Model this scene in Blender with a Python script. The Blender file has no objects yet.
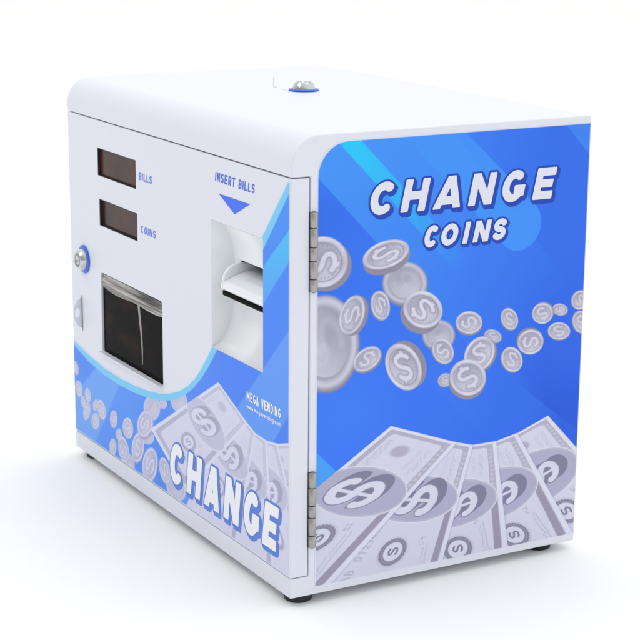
import bpy, bmesh, math, random
import numpy as np
from mathutils import Vector, Matrix

random.seed(7)
rng = np.random.default_rng(7)
scene = bpy.context.scene
COL = scene.collection
MM = 0.001
W, D, H = 490.5, 303.0, 400.0          # cabinet size in millimetres: across the door, deep, high
FOOT = 9.0                             # the feet lift the cabinet this much

# ------------------------------------------------------------------ camera
cam_d = bpy.data.cameras.new("camera")
cam = bpy.data.objects.new("camera", cam_d)
COL.objects.link(cam)
RM = Matrix(((0.48990971, -0.21106463, 0.84583698),
             (0.87174497, 0.11080225, -0.47726677),
             (0.00701349, 0.97117176, 0.23827762)))
cam.matrix_world = Matrix.Translation((1.76615127, -0.69242315, 0.60379036)) @ RM.to_4x4()
cam_d.sensor_width = 36.0
cam_d.lens = 1806.11498 / 640.0 * 36.0
cam_d.clip_start = 0.05
cam_d.clip_end = 200.0
cam_d.dof.use_dof = True
cam_d.dof.focus_distance = 1.62
cam_d.dof.aperture_fstop = 18.0
scene.camera = cam
scene.render.resolution_x = 1024
scene.render.resolution_y = 1024

# ------------------------------------------------------------------ studio light
world = bpy.data.worlds.new("World")
scene.world = world
world.use_nodes = True
wn = world.node_tree
bg = wn.nodes["Background"]
bg.inputs["Color"].default_value = (1.0, 1.0, 1.0, 1)
# white cove all round, brighter behind and above the machine than in front of it
w_tc = wn.nodes.new("ShaderNodeTexCoord")
w_dot = wn.nodes.new("ShaderNodeVectorMath")
w_dot.operation = 'DOT_PRODUCT'
w_dot.inputs[1].default_value = (-0.25, 0.80, 0.50)
w_mr = wn.nodes.new("ShaderNodeMapRange")
w_mr.interpolation_type = 'SMOOTHSTEP'
w_mr.inputs["From Min"].default_value = -0.8
w_mr.inputs["From Max"].default_value = 0.5
w_mr.inputs["To Min"].default_value = 0.46
w_mr.inputs["To Max"].default_value = 1.15
wn.links.new(w_tc.outputs["Generated"], w_dot.inputs[0])
wn.links.new(w_dot.outputs["Value"], w_mr.inputs["Value"])
wn.links.new(w_mr.outputs["Result"], bg.inputs["Strength"])


def softbox(name, loc, target, sx, sy, power, color=(1, 1, 1)):
    l = bpy.data.lights.new(name, 'AREA')
    l.shape = 'RECTANGLE'
    l.size, l.size_y, l.energy, l.color = sx, sy, power, color
    o = bpy.data.objects.new(name, l)
    COL.objects.link(o)
    o.location = loc
    d = Vector(target) - Vector(loc)
    o.rotation_euler = d.to_track_quat('-Z', 'Y').to_euler()
    return o


softbox("overhead_softbox", (0.6, 1.2, 4.4), (0.3, 0.0, 0.0), 3.4, 2.8, 20)
softbox("side_softbox", (0.0, -1.7, 2.7), (0.25, 0.0, 0.2), 1.3, 1.0, 12.5)

vs = scene.view_settings
vs.view_transform = 'Standard'
vs.look = 'None'
vs.exposure = 0.0
vs.gamma = 1.0
vs.use_curve_mapping = False


# ------------------------------------------------------------------ helpers
def lin(c):
    """0-255 display colour -> linear"""
    out = []
    for v in c:
        v = v / 255.0
        out.append(v / 12.92 if v <= 0.04045 else ((v + 0.055) / 1.055) ** 2.4)
    return out


def lin_np(a):
    a = np.clip(a / 255.0, 0, 1)
    return np.where(a <= 0.04045, a / 12.92, ((a + 0.055) / 1.055) ** 2.4)


def material(name, color, rough=0.4, metal=0.0, coat=0.0, bump=0.0, bump_scale=400.0, rough_var=0.0, attr=None,
             spec=0.5, aniso=None, ior=1.5):
    m = bpy.data.materials.new(name)
    m.use_nodes = True
    nt = m.node_tree
    b = nt.nodes["Principled BSDF"]
    b.inputs["Base Color"].default_value = (*color, 1)
    b.inputs["Roughness"].default_value = rough
    b.inputs["Metallic"].default_value = metal
    b.inputs["Coat Weight"].default_value = coat
    b.inputs["Coat Roughness"].default_value = 0.12
    b.inputs["Specular IOR Level"].default_value = spec
    b.inputs["IOR"].default_value = ior
    if attr:
        a = nt.nodes.new("ShaderNodeAttribute")
        a.attribute_name = attr
        nt.links.new(a.outputs["Color"], b.inputs["Base Color"])
    if bump or rough_var or aniso:
        tc = nt.nodes.new("ShaderNodeTexCoord")
        mp = nt.nodes.new("ShaderNodeMapping")
        mp.inputs["Scale"].default_value = aniso or (1, 1, 1)
        nt.links.new(tc.outputs["Object"], mp.inputs["Vector"])
        n = nt.nodes.new("ShaderNodeTexNoise")
        n.inputs["Scale"].default_value = bump_scale
        n.inputs["Detail"].default_value = 3
        nt.links.new(mp.outputs["Vector"], n.inputs["Vector"])
        if bump:
            bp = nt.nodes.new("ShaderNodeBump")
            bp.inputs["Strength"].default_value = bump
            bp.inputs["Distance"].default_value = 0.0004
            nt.links.new(n.outputs["Fac"], bp.inputs["Height"])
            nt.links.new(bp.outputs["Normal"], b.inputs["Normal"])
        if rough_var:
            n2 = nt.nodes.new("ShaderNodeTexNoise")
            n2.inputs["Scale"].default_value = 9
            n2.inputs["Detail"].default_value = 5
            nt.links.new(tc.outputs["Object"], n2.inputs["Vector"])
            mr = nt.nodes.new("ShaderNodeMapRange")
            mr.inputs["To Min"].default_value = rough - rough_var
            mr.inputs["To Max"].default_value = rough + rough_var
            nt.links.new(n2.outputs["Fac"], mr.inputs["Value"])
            nt.links.new(mr.outputs["Result"], b.inputs["Roughness"])
    return m


def ink(c):
    return [min(.95, max(.002, (v - .02) / 1.04)) for v in lin(c)]


PAINT = (0.74, 0.765, 0.85)
M = {}
M['paint'] = material('white_powder_coat', PAINT, 0.38, bump=0.14, bump_scale=700, rough_var=0.05, spec=0.35)
M['print'] = material('printed_vinyl', (0.5, 0.5, 0.5), 0.38, attr='print_color', rough_var=0.05, spec=0.35)
M['letter'] = material('vinyl_letter_white', ink((228, 231, 244)), 0.38, spec=0.35)
M['outline'] = material('vinyl_letter_blue', ink((42, 76, 186)), 0.38, spec=0.35)
M['letter_bright'] = material('vinyl_letter_bright_white', ink((248, 249, 255)), 0.38, spec=0.35)
M['outline_pale'] = material('vinyl_letter_light_blue', ink((88, 132, 226)), 0.38, spec=0.35)
M['blue_ink'] = material('blue_screen_print', ink((52, 106, 248)), 0.4)
M['blue_ink_soft'] = material('blue_small_print', ink((84, 130, 248)), 0.4)
M['white_ink'] = material('white_small_print', ink((250, 252, 255)), 0.4)
M['steel'] = material('brushed_steel', (0.40, 0.39, 0.375), 0.36, metal=0.85, bump=0.25, bump_scale=120, rough_var=0.08,
                      aniso=(1, 1, 0.08))
M['chrome'] = material('polished_chrome', (0.56, 0.57, 0.58), 0.16, metal=1.0, rough_var=0.05)
M['chrome_dark'] = material('dark_keyway_metal', (0.20, 0.20, 0.20), 0.35, metal=0.9, rough_var=0.08)
M['blue_plastic'] = material('blue_lock_ring', lin((26, 108, 228)), 0.32, rough_var=0.05)
M['black'] = material('black_rubber', (0.012, 0.014, 0.018), 0.55, bump=0.3, bump_scale=500)
M['black_gloss'] = material('black_gloss_plastic', (0.004, 0.004, 0.005), 0.12, rough_var=0.04, spec=0.5, ior=1.07)
M['dark_seam'] = material('dark_gap_metal', (0.10, 0.12, 0.14), 0.6, rough_var=0.1)
M['jamb'] = material('dark_window_edge', (0.015, 0.015, 0.018), 0.5, rough_var=0.1)
M['grey_strip'] = material('streaked_grey_strip', (0.34, 0.32, 0.30), 0.4, metal=0.5, bump=0.8, bump_scale=60,
                           rough_var=0.15, aniso=(0.25, 1, 2.5))
M['seam_light'] = material('clear_seam_strip', (0.26, 0.25, 0.25), 0.3, rough_var=0.1)
M['bezel'] = material('pale_moulded_plastic', (0.90, 0.93, 0.96), 0.36, coat=0.2, rough_var=0.05)
M['tray'] = material('pale_bill_tray', (0.84, 0.87, 0.91), 0.30, coat=0.3, rough_var=0.05)
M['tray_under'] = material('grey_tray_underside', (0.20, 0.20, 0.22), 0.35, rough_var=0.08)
M['grey_mark'] = material('faint_grey_mark', (0.55, 0.57, 0.62), 0.6, rough_var=0.1)
gs = M['grey_strip'].node_tree  # dark and pale streaks along the strip's colour
g_tc = gs.nodes.new("ShaderNodeTexCoord")
g_mp = gs.nodes.new("ShaderNodeMapping")
g_mp.inputs["Scale"].default_value = (6, 60, 200)
g_mp.inputs["Rotation"].default_value = (0, math.radians(-3), 0)
g_no = gs.nodes.new("ShaderNodeTexNoise")
g_no.inputs["Scale"].default_value = 1.6
g_no.inputs["Detail"].default_value = 3
g_cr = gs.nodes.new("ShaderNodeValToRGB")
g_cr.color_ramp.elements[0].position = 0.38
g_cr.color_ramp.elements[0].color = (0.03, 0.03, 0.035, 1)
g_cr.color_ramp.elements[1].position = 0.62
g_cr.color_ramp.elements[1].color = (0.50, 0.48, 0.45, 1)
gs.links.new(g_tc.outputs["Object"], g_mp.inputs["Vector"])
gs.links.new(g_mp.outputs["Vector"], g_no.inputs["Vector"])
gs.links.new(g_no.outputs["Fac"], g_cr.inputs["Fac"])
gs.links.new(g_cr.outputs["Color"], gs.nodes["Principled BSDF"].inputs["Base Color"])
# smoked acrylic of the coin window: near black, faint brown reflections painted in as patches
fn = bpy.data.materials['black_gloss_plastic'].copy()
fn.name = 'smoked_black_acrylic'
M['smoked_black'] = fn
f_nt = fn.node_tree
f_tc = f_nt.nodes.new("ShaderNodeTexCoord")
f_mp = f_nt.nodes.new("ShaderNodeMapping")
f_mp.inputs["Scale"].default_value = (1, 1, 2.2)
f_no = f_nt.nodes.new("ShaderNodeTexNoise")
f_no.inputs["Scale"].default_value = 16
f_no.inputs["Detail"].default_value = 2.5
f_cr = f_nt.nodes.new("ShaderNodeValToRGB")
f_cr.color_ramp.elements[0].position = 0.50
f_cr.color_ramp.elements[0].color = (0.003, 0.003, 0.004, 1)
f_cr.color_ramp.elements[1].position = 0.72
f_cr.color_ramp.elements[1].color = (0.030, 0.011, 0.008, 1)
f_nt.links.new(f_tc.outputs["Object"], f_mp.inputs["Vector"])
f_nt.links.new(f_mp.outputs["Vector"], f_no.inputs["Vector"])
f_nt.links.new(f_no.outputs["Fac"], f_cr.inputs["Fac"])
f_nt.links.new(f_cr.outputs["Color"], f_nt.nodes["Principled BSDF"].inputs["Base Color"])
# floor: seamless white paper
fm = material('white_seamless_paper', (0.965, 0.965, 0.96), 0.75, bump=0.15, bump_scale=260, spec=0.2)
M['floor'] = fm
# smoked window film: dark brown with a warmer patch
wm = material('smoked_red_window', (0.03, 0.012, 0.01), 0.2, spec=0.5, ior=1.22)
nt = wm.node_tree
b = nt.nodes["Principled BSDF"]
tc = nt.nodes.new("ShaderNodeTexCoord")
no = nt.nodes.new("ShaderNodeTexNoise")
no.inputs["Scale"].default_value = 18
no.inputs["Detail"].default_value = 2
cr = nt.nodes.new("ShaderNodeValToRGB")
cr.color_ramp.elements[0].position = 0.35
cr.color_ramp.elements[0].color = (0.030, 0.016, 0.016, 1)
cr.color_ramp.elements[1].position = 0.7
cr.color_ramp.elements[1].color = (0.085, 0.028, 0.016, 1)
nt.links.new(tc.outputs["Object"], no.inputs["Vector"])
nt.links.new(no.outputs["Fac"], cr.inputs["Fac"])
nt.links.new(cr.outputs["Color"], b.inputs["Base Color"])
M['smoked'] = wm


def new_obj(name, mesh, mats=None, parent=None, smooth=False):
    o = bpy.data.objects.new(name, mesh)
    COL.objects.link(o)
    for m in (mats or []):
        mesh.materials.append(m)
    if parent:
        o.parent = parent
    if smooth:
        mesh.polygons.foreach_set("use_smooth", [True] * len(mesh.polygons))
    return o


def from_py(name, verts, faces, mats, parent=None, smooth=False, mat_idx=None):
    me = bpy.data.meshes.new(name)
    me.from_pydata([(x * MM, y * MM, z * MM) for x, y, z in verts], [], faces)
    me.update()
    o = new_obj(name, me, mats, parent, smooth)
    if mat_idx is not None:
        me.polygons.foreach_set("material_index", mat_idx)
    return o


def from_bm(name, bm, mats, parent=None, smooth=False):
    bmesh.ops.recalc_face_normals(bm, faces=bm.faces)
    me = bpy.data.meshes.new(name)
    bm.to_mesh(me)
    bm.free()
    return new_obj(name, me, mats, parent, smooth)


def bm_box(bm, x0, x1, y0, y1, z0, z1, bevel=0.0, seg=2, mi=0):
    vs_ = [bm.verts.new((x * MM, y * MM, z * MM)) for x in (x0, x1) for y in (y0, y1) for z in (z0, z1)]
    idx = [(0, 1, 3, 2), (4, 6, 7, 5), (0, 4, 5, 1), (2, 3, 7, 6), (0, 2, 6, 4), (1, 5, 7, 3)]
    fs = [bm.faces.new([vs_[i] for i in f]) for f in idx]
    for f in fs:
        f.material_index = mi
    if bevel:
        es = list({e for f in fs for e in f.edges})
        bmesh.ops.bevel(bm, geom=es, offset=bevel * MM, segments=seg, affect='EDGES', profile=0.5)


def bm_lathe(bm, center, axis, prof, seg=48, mi=0, squash=None):
    """prof: list of (radius, distance along the axis) in mm"""
    axis = Vector(axis).normalized()
    u = axis.orthogonal().normalized()
    v = axis.cross(u)
    c = Vector(center)
    rings = []
    for r, h in prof:
        ring = []
        if r <= 1e-6:
            ring = [bm.verts.new((c + axis * h) * MM)]
        else:
            for k in range(seg):
                a = 2 * math.pi * k / seg
                ring.append(bm.verts.new((c + axis * h + (u * math.cos(a) + v * math.sin(a)) * r) * MM))
        rings.append(ring)
    for a, b_ in zip(rings[:-1], rings[1:]):
        for k in range(seg):
            k2 = (k + 1) % seg
            if len(a) == 1 and len(b_) == 1:
                continue
            if len(a) == 1:
                f = bm.faces.new((a[0], b_[k], b_[k2]))
            elif len(b_) == 1:
                f = bm.faces.new((a[k], b_[0], a[k2]))
            else:
                f = bm.faces.new((a[k], b_[k], b_[k2], a[k2]))
            f.material_index = mi
            f.smooth = True


def bevelled(o, width, seg=3, angle=30):
    md = o.modifiers.new("bevel", 'BEVEL')
    md.width = width * MM
    md.segments = seg
    md.limit_method = 'ANGLE'
    md.angle_limit = math.radians(angle)
    md.harden_normals = False
    return md


def cut(o, cutters):
    """subtract closed boxes (x0,x1,y0,y1,z0,z1, corner radius about y) and keep the result as plain mesh"""
    tmp = []
    for c in cutters:
        bm = bmesh.new()
        bm_box(bm, *c[:6])
        if len(c) > 6 and c[6]:
            es = [e for e in bm.edges if abs((e.verts[0].co - e.verts[1].co).normalized().y) > 0.9]
            bmesh.ops.bevel(bm, geom=es, offset=c[6] * MM, segments=4, affect='EDGES', profile=0.5)
        k = from_bm("cutter", bm, [])
        md = o.modifiers.new("cut", 'BOOLEAN')
        md.operation = 'DIFFERENCE'
        md.solver = 'EXACT'
        md.object = k
        tmp.append(k)
    dg = bpy.context.evaluated_depsgraph_get()
    dg.update()
    me = bpy.data.meshes.new_from_object(o.evaluated_get(dg))
    o.modifiers.clear()
    old = o.data
    o.data = me
    bpy.data.meshes.remove(old)
    for k in tmp:
        km = k.data
        bpy.data.objects.remove(k)
        bpy.data.meshes.remove(km)


def prism_x(name, prof, x0, x1, mats, parent=None):
    """extrude a (y, z) outline along x"""
    bm = bmesh.new()
    a = [bm.verts.new((x0 * MM, y * MM, z * MM)) for y, z in prof]
    b_ = [bm.verts.new((x1 * MM, y * MM, z * MM)) for y, z in prof]
    bm.faces.new(a)
    bm.faces.new(list(reversed(b_)))
    n = len(prof)
    for i in range(n):
        bm.faces.new((a[i], b_[i], b_[(i + 1) % n], a[(i + 1) % n]))
    return from_bm(name, bm, mats, parent)


# ------------------------------------------------------------------ floor
me = bpy.data.meshes.new("floor")
zf = -FOOT * MM
S_ = 60.0
me.from_pydata([(-S_, -S_, zf), (S_, -S_, zf), (S_, S_, zf), (-S_, S_, zf)], [], [(0, 1, 2, 3)])
floor = new_obj("floor", me, [M['floor']])
floor["kind"] = "structure"

# ------------------------------------------------------------------ the machine
root = bpy.data.objects.new("coin_change_machine", None)
root.empty_display_size = 0.1
COL.objects.link(root)
root["label"] = "white and blue countertop coin change machine with CHANGE COINS lettering, standing on a white surface"
root["category"] = "change machine"

# --- cabinet: hood with a rounded front top edge, hollow behind the door
R = 26.0
prof = [(0, 0), (0, 17.8), (18.0, 17.8), (18.0, 366.0), (0, 366.0), (0, H - R)]
for k in range(1, 17):
    a = math.pi / 2 * k / 16
    prof.append((R - R * math.cos(a), H - R + R * math.sin(a)))
prof += [(D, H), (D, 0)]
cabinet = prism_x("cabinet", prof, 0, W, [M['paint']], root)
cut(cabinet, [(4, W - 4, 10, 90, 24, 360)])
bevelled(cabinet, 1.3, 3, 25)
cabinet.data.polygons.foreach_set("use_smooth", [True] * len(cabinet.data.polygons))
wn_ = cabinet.modifiers.new("wn", 'WEIGHTED_NORMAL')
wn_.keep_sharp = True

# --- door: thick slab with openings
HOLES = {'bills': (79.0, 174.6, 309.2, 337.2), 'coins': (81.5, 176.2, 258.0, 285.2),
         'coin_window': (81.0, 232.0, 125.0, 209.0), 'acceptor': (340.4, 440.2, 190.8, 307.0)}
bm = bmesh.new()
bm_box(bm, 0.3, W - 0.2, 0.0, 16.9, 18.6, 365.0)
door = from_bm("door", bm, [M['paint']], root)
cut(door, [(HOLES['bills'][0], HOLES['bills'][1], -5, 25, HOLES['bills'][2], HOLES['bills'][3]),
           (HOLES['coins'][0], HOLES['coins'][1], -5, 25, HOLES['coins'][2], HOLES['coins'][3]),
           (HOLES['coin_window'][0], HOLES['coin_window'][1], -5, 25, HOLES['coin_window'][2], HOLES['coin_window'][3], 3),
           (HOLES['acceptor'][0], HOLES['acceptor'][1], -5, 25, HOLES['acceptor'][2], HOLES['acceptor'][3])])
bevelled(door, 0.9, 3, 30)
door.data.polygons.foreach_set("use_smooth", [True] * len(door.data.polygons))
door.modifiers.new("wn", 'WEIGHTED_NORMAL').keep_sharp = True


# ------------------------------------------------------------------ stroke letters
def arc(cx, cy, rx, ry, a0, a1, n=18):
    return [(cx + rx * math.cos(math.radians(a0 + (a1 - a0) * i / n)),
             cy + ry * math.sin(math.radians(a0 + (a1 - a0) * i / n))) for i in range(n + 1)]


def glyph(ch, w, t):
    """centre lines of one letter, cap height 1, stroke t; returns list of polylines"""
    h = t / 2
    r, c = w - h, w / 2
    e = 0.25
    if ch == 'C': return [arc(c, .5, c - h, .5 - h, 47, 313, 26)]
    if ch == 'O': return [arc(c, .5, c - h, .5 - h, 0, 360, 32)]
    if ch == 'G': return [arc(c, .5, c - h, .5 - h, 47, 318, 26), [(r, .53), (r, .17)], [(c + .02, .53 - h), (w, .53 - h)]]
    if ch == 'H': return [[(h, 0), (h, 1)], [(r, 0), (r, 1)], [(h, .5), (r, .5)]]
    if ch == 'I': return [[(h, 0), (h, 1)]]
    if ch == 'E': return [[(h, 0), (h, 1)], [(h, 1 - h), (w, 1 - h)], [(h, .5), (w * .93, .5)], [(h, h), (w, h)]]
    if ch == 'L': return [[(h, 0), (h, 1)], [(h, h), (w, h)]]
    if ch == 'T': return [[(c, 0), (c, 1)], [(0, 1 - h), (w, 1 - h)]]
    if ch == 'N':
        return [[(h, 0), (h, 1)], [(r, 0), (r, 1)], [(h * .9 - e * (r - h), 1 + e), (r + h * .1 + e * (r - h), -e)]]
    if ch == 'A':
        return [[(h * .9 - e * (c - h), -e), (c + e * (c - h) * .3, 1 + e * .3)],
                [(w - h * .9 + e * (c - h), -e), (c - e * (c - h) * .3, 1 + e * .3)], [(w * .25, .25), (w * .75, .25)]]
    if ch == 'V':
        return [[(h * .9 - e * (c - h), 1 + e), (c + e * (c - h) * .3, -e * .3)],
                [(w - h * .9 + e * (c - h), 1 + e), (c - e * (c - h) * .3, -e * .3)]]
    if ch == 'M': return [[(h, 0), (h, 1)], [(r, 0), (r, 1)], [(h, 1 - h * .5), (c, .3)], [(r, 1 - h * .5), (c, .3)]]
    if ch == 'S':
        q = (1 - t) / 4
        return [arc(c, 1 - h - q, c - h, q, 20, 270, 18) + arc(c, h + q, c - h, q, 90, -160, 18)[1:]]
    if ch == 'R':
        q = (1 - .45) / 2
        k = min(q, c)
        return [[(h, 0), (h, 1)], [(h, 1 - h), (r - k + h, 1 - h)] + arc(r - k + h, 1 - q - h * .2, k - h, q - h * .8, 90, -90, 8) + [(h, .42)],
                [(c - h * .3, .42), (r + h * .3, -e * .5)]]
    if ch == 'B':
        k = w * .45
        return [[(h, 0), (h, 1)], [(h, 1 - h), (r - k, 1 - h)] + arc(r - k, .5 + (.5 - h) / 2, k, (.5 - h) / 2, 90, -90, 8) + [(h, .5)],
                [(h, .5), (r - k, .5)] + arc(r - k, h + (.5 - h) / 2, k, (.5 - h) / 2, 90, -90, 8) + [(h, h)]]
    if ch == 'D': return [[(h, 0), (h, 1)], [(h, 1 - h), (c - h, 1 - h)] + arc(c - h, .5, c, .5 - h, 90, -90, 14) + [(h, h)]]
    x = .66                                                  # lower case
    if ch == 'w': return [[(0, x), (w * .27, h), (w * .5, x), (w * .73, h), (w, x)]]
    if ch == 'v': return [[(0, x), (c, h), (w, x)]]
    if ch == '.': return [[(c - h, h * 1.2), (c + h, h * 1.2)]]
    if ch == 'm': return [[(h, 0), (h, x)], arc(w * .29, x * .6, w * .22, x * .33, 180, 0, 6) + [(w * .51, 0)],
                          arc(w * .74, x * .6, w * .22, x * .33, 180, 0, 6) + [(w - h, 0)]]
    if ch == 'n': return [[(h, 0), (h, x)], arc(c, x * .6, c - h, x * .33, 180, 0, 8) + [(r, 0)]]
    if ch == 'e': return [[(h, x * .5), (r, x * .5)] + arc(c, x * .5, c - h, x / 2 - h * .5, 0, 310, 14)]
    if ch == 'c': return [arc(c, x * .5, c - h, x / 2 - h * .5, 50, 310, 14)]
    if ch == 'o': return [arc(c, x * .5, c - h, x / 2 - h * .5, 0, 360, 16)]
    if ch == 'a': return [arc(c, x * .5, c - h, x / 2 - h * .5, 0, 360, 16), [(r, x), (r, 0)]]
    if ch == 'd': return [arc(c, x * .5, c - h, x / 2 - h * .5, 0, 360, 16), [(r, 1), (r, 0)]]
    if ch == 'g': return [arc(c, x * .5, c - h, x / 2 - h * .5, 0, 360, 16), [(r, x), (r, -.1)] + arc(c, -.1, c - h, .17, 0, -150, 8)]
    if ch == 'i': return [[(c, 0), (c, x)], [(c, .82), (c, .98)]]
    return []


CLIPPED = set('NAVMR')


def seg_sdf(X, Y, strokes, t, rnd=0.0, clip=None):
    """signed distance of the union of butt-ended strokes"""
    h = t / 2 - rnd
    out = np.full(X.shape, 1e9)
    for pl in strokes:
        n = len(pl)
        closed = math.hypot(pl[0][0] - pl[-1][0], pl[0][1] - pl[-1][1]) < 1e-6
        for i in range(n - 1):
            (ax, ay), (bx, by) = pl[i], pl[i + 1]
            L = math.hypot(bx - ax, by - ay)
            if L < 1e-6:
                continue
            ux, uy = (bx - ax) / L, (by - ay) / L
            mx, my = (ax + bx) / 2, (ay + by) / 2
            u = (X - mx) * ux + (Y - my) * uy
            v = -(X - mx) * uy + (Y - my) * ux
            if n == 2:
                s = rnd
                du, dv = np.abs(u) - (L / 2 - s), np.abs(v) - h
                d = np.hypot(np.maximum(du, 0), np.maximum(dv, 0)) + np.minimum(np.maximum(du, dv), 0) - s
            else:
                d = np.hypot(np.maximum(np.abs(u) - L / 2, 0), v) - t / 2
                if i == 0 and not closed:
                    d = np.maximum(d, -(u + L / 2))
                if i == n - 2 and not closed:
                    d = np.maximum(d, u - L / 2)
            out = np.minimum(out, d)
    if clip:
        out = np.maximum(out, np.maximum(clip[0] - Y, Y - clip[1]))
        out = np.maximum(out, np.maximum(-X, X - clip[2]))
    return out


def word_sdf(X, Y, letters, base, cap, t, shear, rnd=0.06):
    """letters: (char, x0, x1) placed on the baseline in mm"""
    out = np.full(X.shape, 1e9)
    y = (Y - base) / cap
    for ch, x0, x1 in letters:
        x = (X - x0 - shear * (Y - base)) / cap
        w = (x1 - x0) / cap
        sel = (x > -0.8) & (x < w + 0.8)
        if not sel.any():
            continue
        g = glyph(ch, w, t)
        d = seg_sdf(x[sel], y[sel], g, t, rnd, (0, 1, w) if ch in CLIPPED else None) * cap
        out[sel] = np.minimum(out[sel], d)
    return out


def fill_mesh(sdf, xs, ys, place):
    """polygons covering sdf < 0 on the grid, edges interpolated"""
    verts, faces, cache = [], [], {}
    nx, ny = len(xs), len(ys)

    def vert(key, x, y):
        if key not in cache:
            cache[key] = len(verts)
            verts.append(place(x, y))
        return cache[key]
    ins = sdf < 0
    anyc = ins[:-1, :-1] | ins[1:, :-1] | ins[:-1, 1:] | ins[1:, 1:]
    jj, ii = np.nonzero(anyc)
    for j, i in zip(jj.tolist(), ii.tolist()):
        cs = [(j, i), (j, i + 1), (j + 1, i + 1), (j + 1, i)]
        poly = []
        for k in range(4):
            p, q = cs[k], cs[(k + 1) % 4]
            a, b2 = float(sdf[p]), float(sdf[q])
            if a < 0:
                poly.append(vert(p, xs[p[1]], ys[p[0]]))
            if (a < 0) != (b2 < 0):
                f = a / (a - b2)
                key = (p, q) if p < q else (q, p)
                poly.append(vert(key, xs[p[1]] + f * (xs[q[1]] - xs[p[1]]), ys[p[0]] + f * (ys[q[0]] - ys[p[0]])))
        if len(poly) >= 3:
            faces.append(poly)
    return verts, faces


def on_front(off):
    return lambda a, b2: (a, -off, b2)


def on_side(off):
    return lambda a, b2: (W + off, a, b2)


def lettering(name, parent, letters, base, cap, t, shear, place, mats, step, outline=0.0, drop=(0, 0), rnd=0.035,
              lay=0.35):
    x0 = min(l[1] for l in letters) - 6 - outline
    x1 = max(l[2] for l in letters) + 6 + outline + abs(shear) * cap
    y0, y1 = base - outline - 5 - cap * .2, base + cap + outline + 3
    xs = np.arange(x0, x1, step)
    ys = np.arange(y0, y1, step)
    X, Y = np.meshgrid(xs, ys)
    d = word_sdf(X, Y, letters, base, cap, t, shear, rnd)
    V, F = fill_mesh(d, xs, ys, place(lay + (0.2 if outline else 0.0)))
    idx = [0] * len(F)
    if outline:
        n = 6
        do = np.full(X.shape, 1e9)
        for k in range(n + 1):
            do = np.minimum(do, word_sdf(X - drop[0] * k / n, Y - drop[1] * k / n, letters, base, cap, t, shear, rnd))
        V2, F2 = fill_mesh(do - outline, xs, ys, place(lay))
        off = len(V)
        V += V2
        F += [[i + off for i in f] for f in F2]
        idx += [1] * len(F2)
    o = from_py(name, V, F, mats, parent, mat_idx=idx)
    return o


# ------------------------------------------------------------------ printed artwork (painted per vertex of a flat sheet)
class Art:
    def __init__(self, xs, ys):
        self.xs, self.ys = xs, ys
        self.X, self.Y = np.meshgrid(xs, ys)
        self.C = np.zeros(self.X.shape + (3,))
        self.aa = 0.32

    def over(self, col, sdf, alpha=1.0, blur=0.0):
        """lay a colour where sdf < 0"""
        wdt = self.aa + blur
        m = np.clip(0.5 - sdf / (2 * wdt), 0, 1)
        if blur > 0.4:
            m = m * m * (3 - 2 * m)
        m = (m * alpha)[..., None]
        self.C = self.C * (1 - m) + np.asarray(col, float) * m

    def win(self, x0, x1, y0, y1):
        i0, i1 = np.searchsorted(self.xs, [x0, x1])
        j0, j1 = np.searchsorted(self.ys, [y0, y1])
        return slice(max(j0, 0), j1), slice(max(i0, 0), i1)


def half(X, Y, a, b2):
    """signed distance to the line a->b, negative on its left"""
    dx, dy = b2[0] - a[0], b2[1] - a[1]
    L = math.hypot(dx, dy)
    return -((X - a[0]) * -dy + (Y - a[1]) * dx) / L


def poly_sdf(X, Y, pts):
    """convex or concave polygon"""
    d = np.full(X.shape, 1e9)
    inside = np.zeros(X.shape, bool)
    n = len(pts)
    for i in range(n):
        ax, ay = pts[i]
        bx, by = pts[(i + 1) % n]
        ex, ey = bx - ax, by - ay
        t = np.clip(((X - ax) * ex + (Y - ay) * ey) / (ex * ex + ey * ey + 1e-12), 0, 1)
        d = np.minimum(d, np.hypot(X - ax - ex * t, Y - ay - ey * t))
        c = ((ay > Y) != (by > Y)) & (X < (bx - ax) * (Y - ay) / ((by - ay) if by != ay else 1e-12) + ax)
        inside ^= c
    return np.where(inside, -d, d)


DOLLAR = [arc(0, .26, .36, .24, 25, 270, 14) + arc(0, -.24, .40, .26, 90, -155, 14)[1:], [(0, .52), (0, .74)], [(0, -.50), (0, -.74)]]
DOLLAR_BAR = DOLLAR + [[(0, .74), (0, -.74)]]
ESS = [DOLLAR[0]]
BARS = [[(0, .74), (0, -.74)]]
NOTE_ESS = [arc(0, .30, .40, .30, -14, 270, 18) + arc(0, -.30, .42, .30, 90, -194, 18)[1:]]


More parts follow.
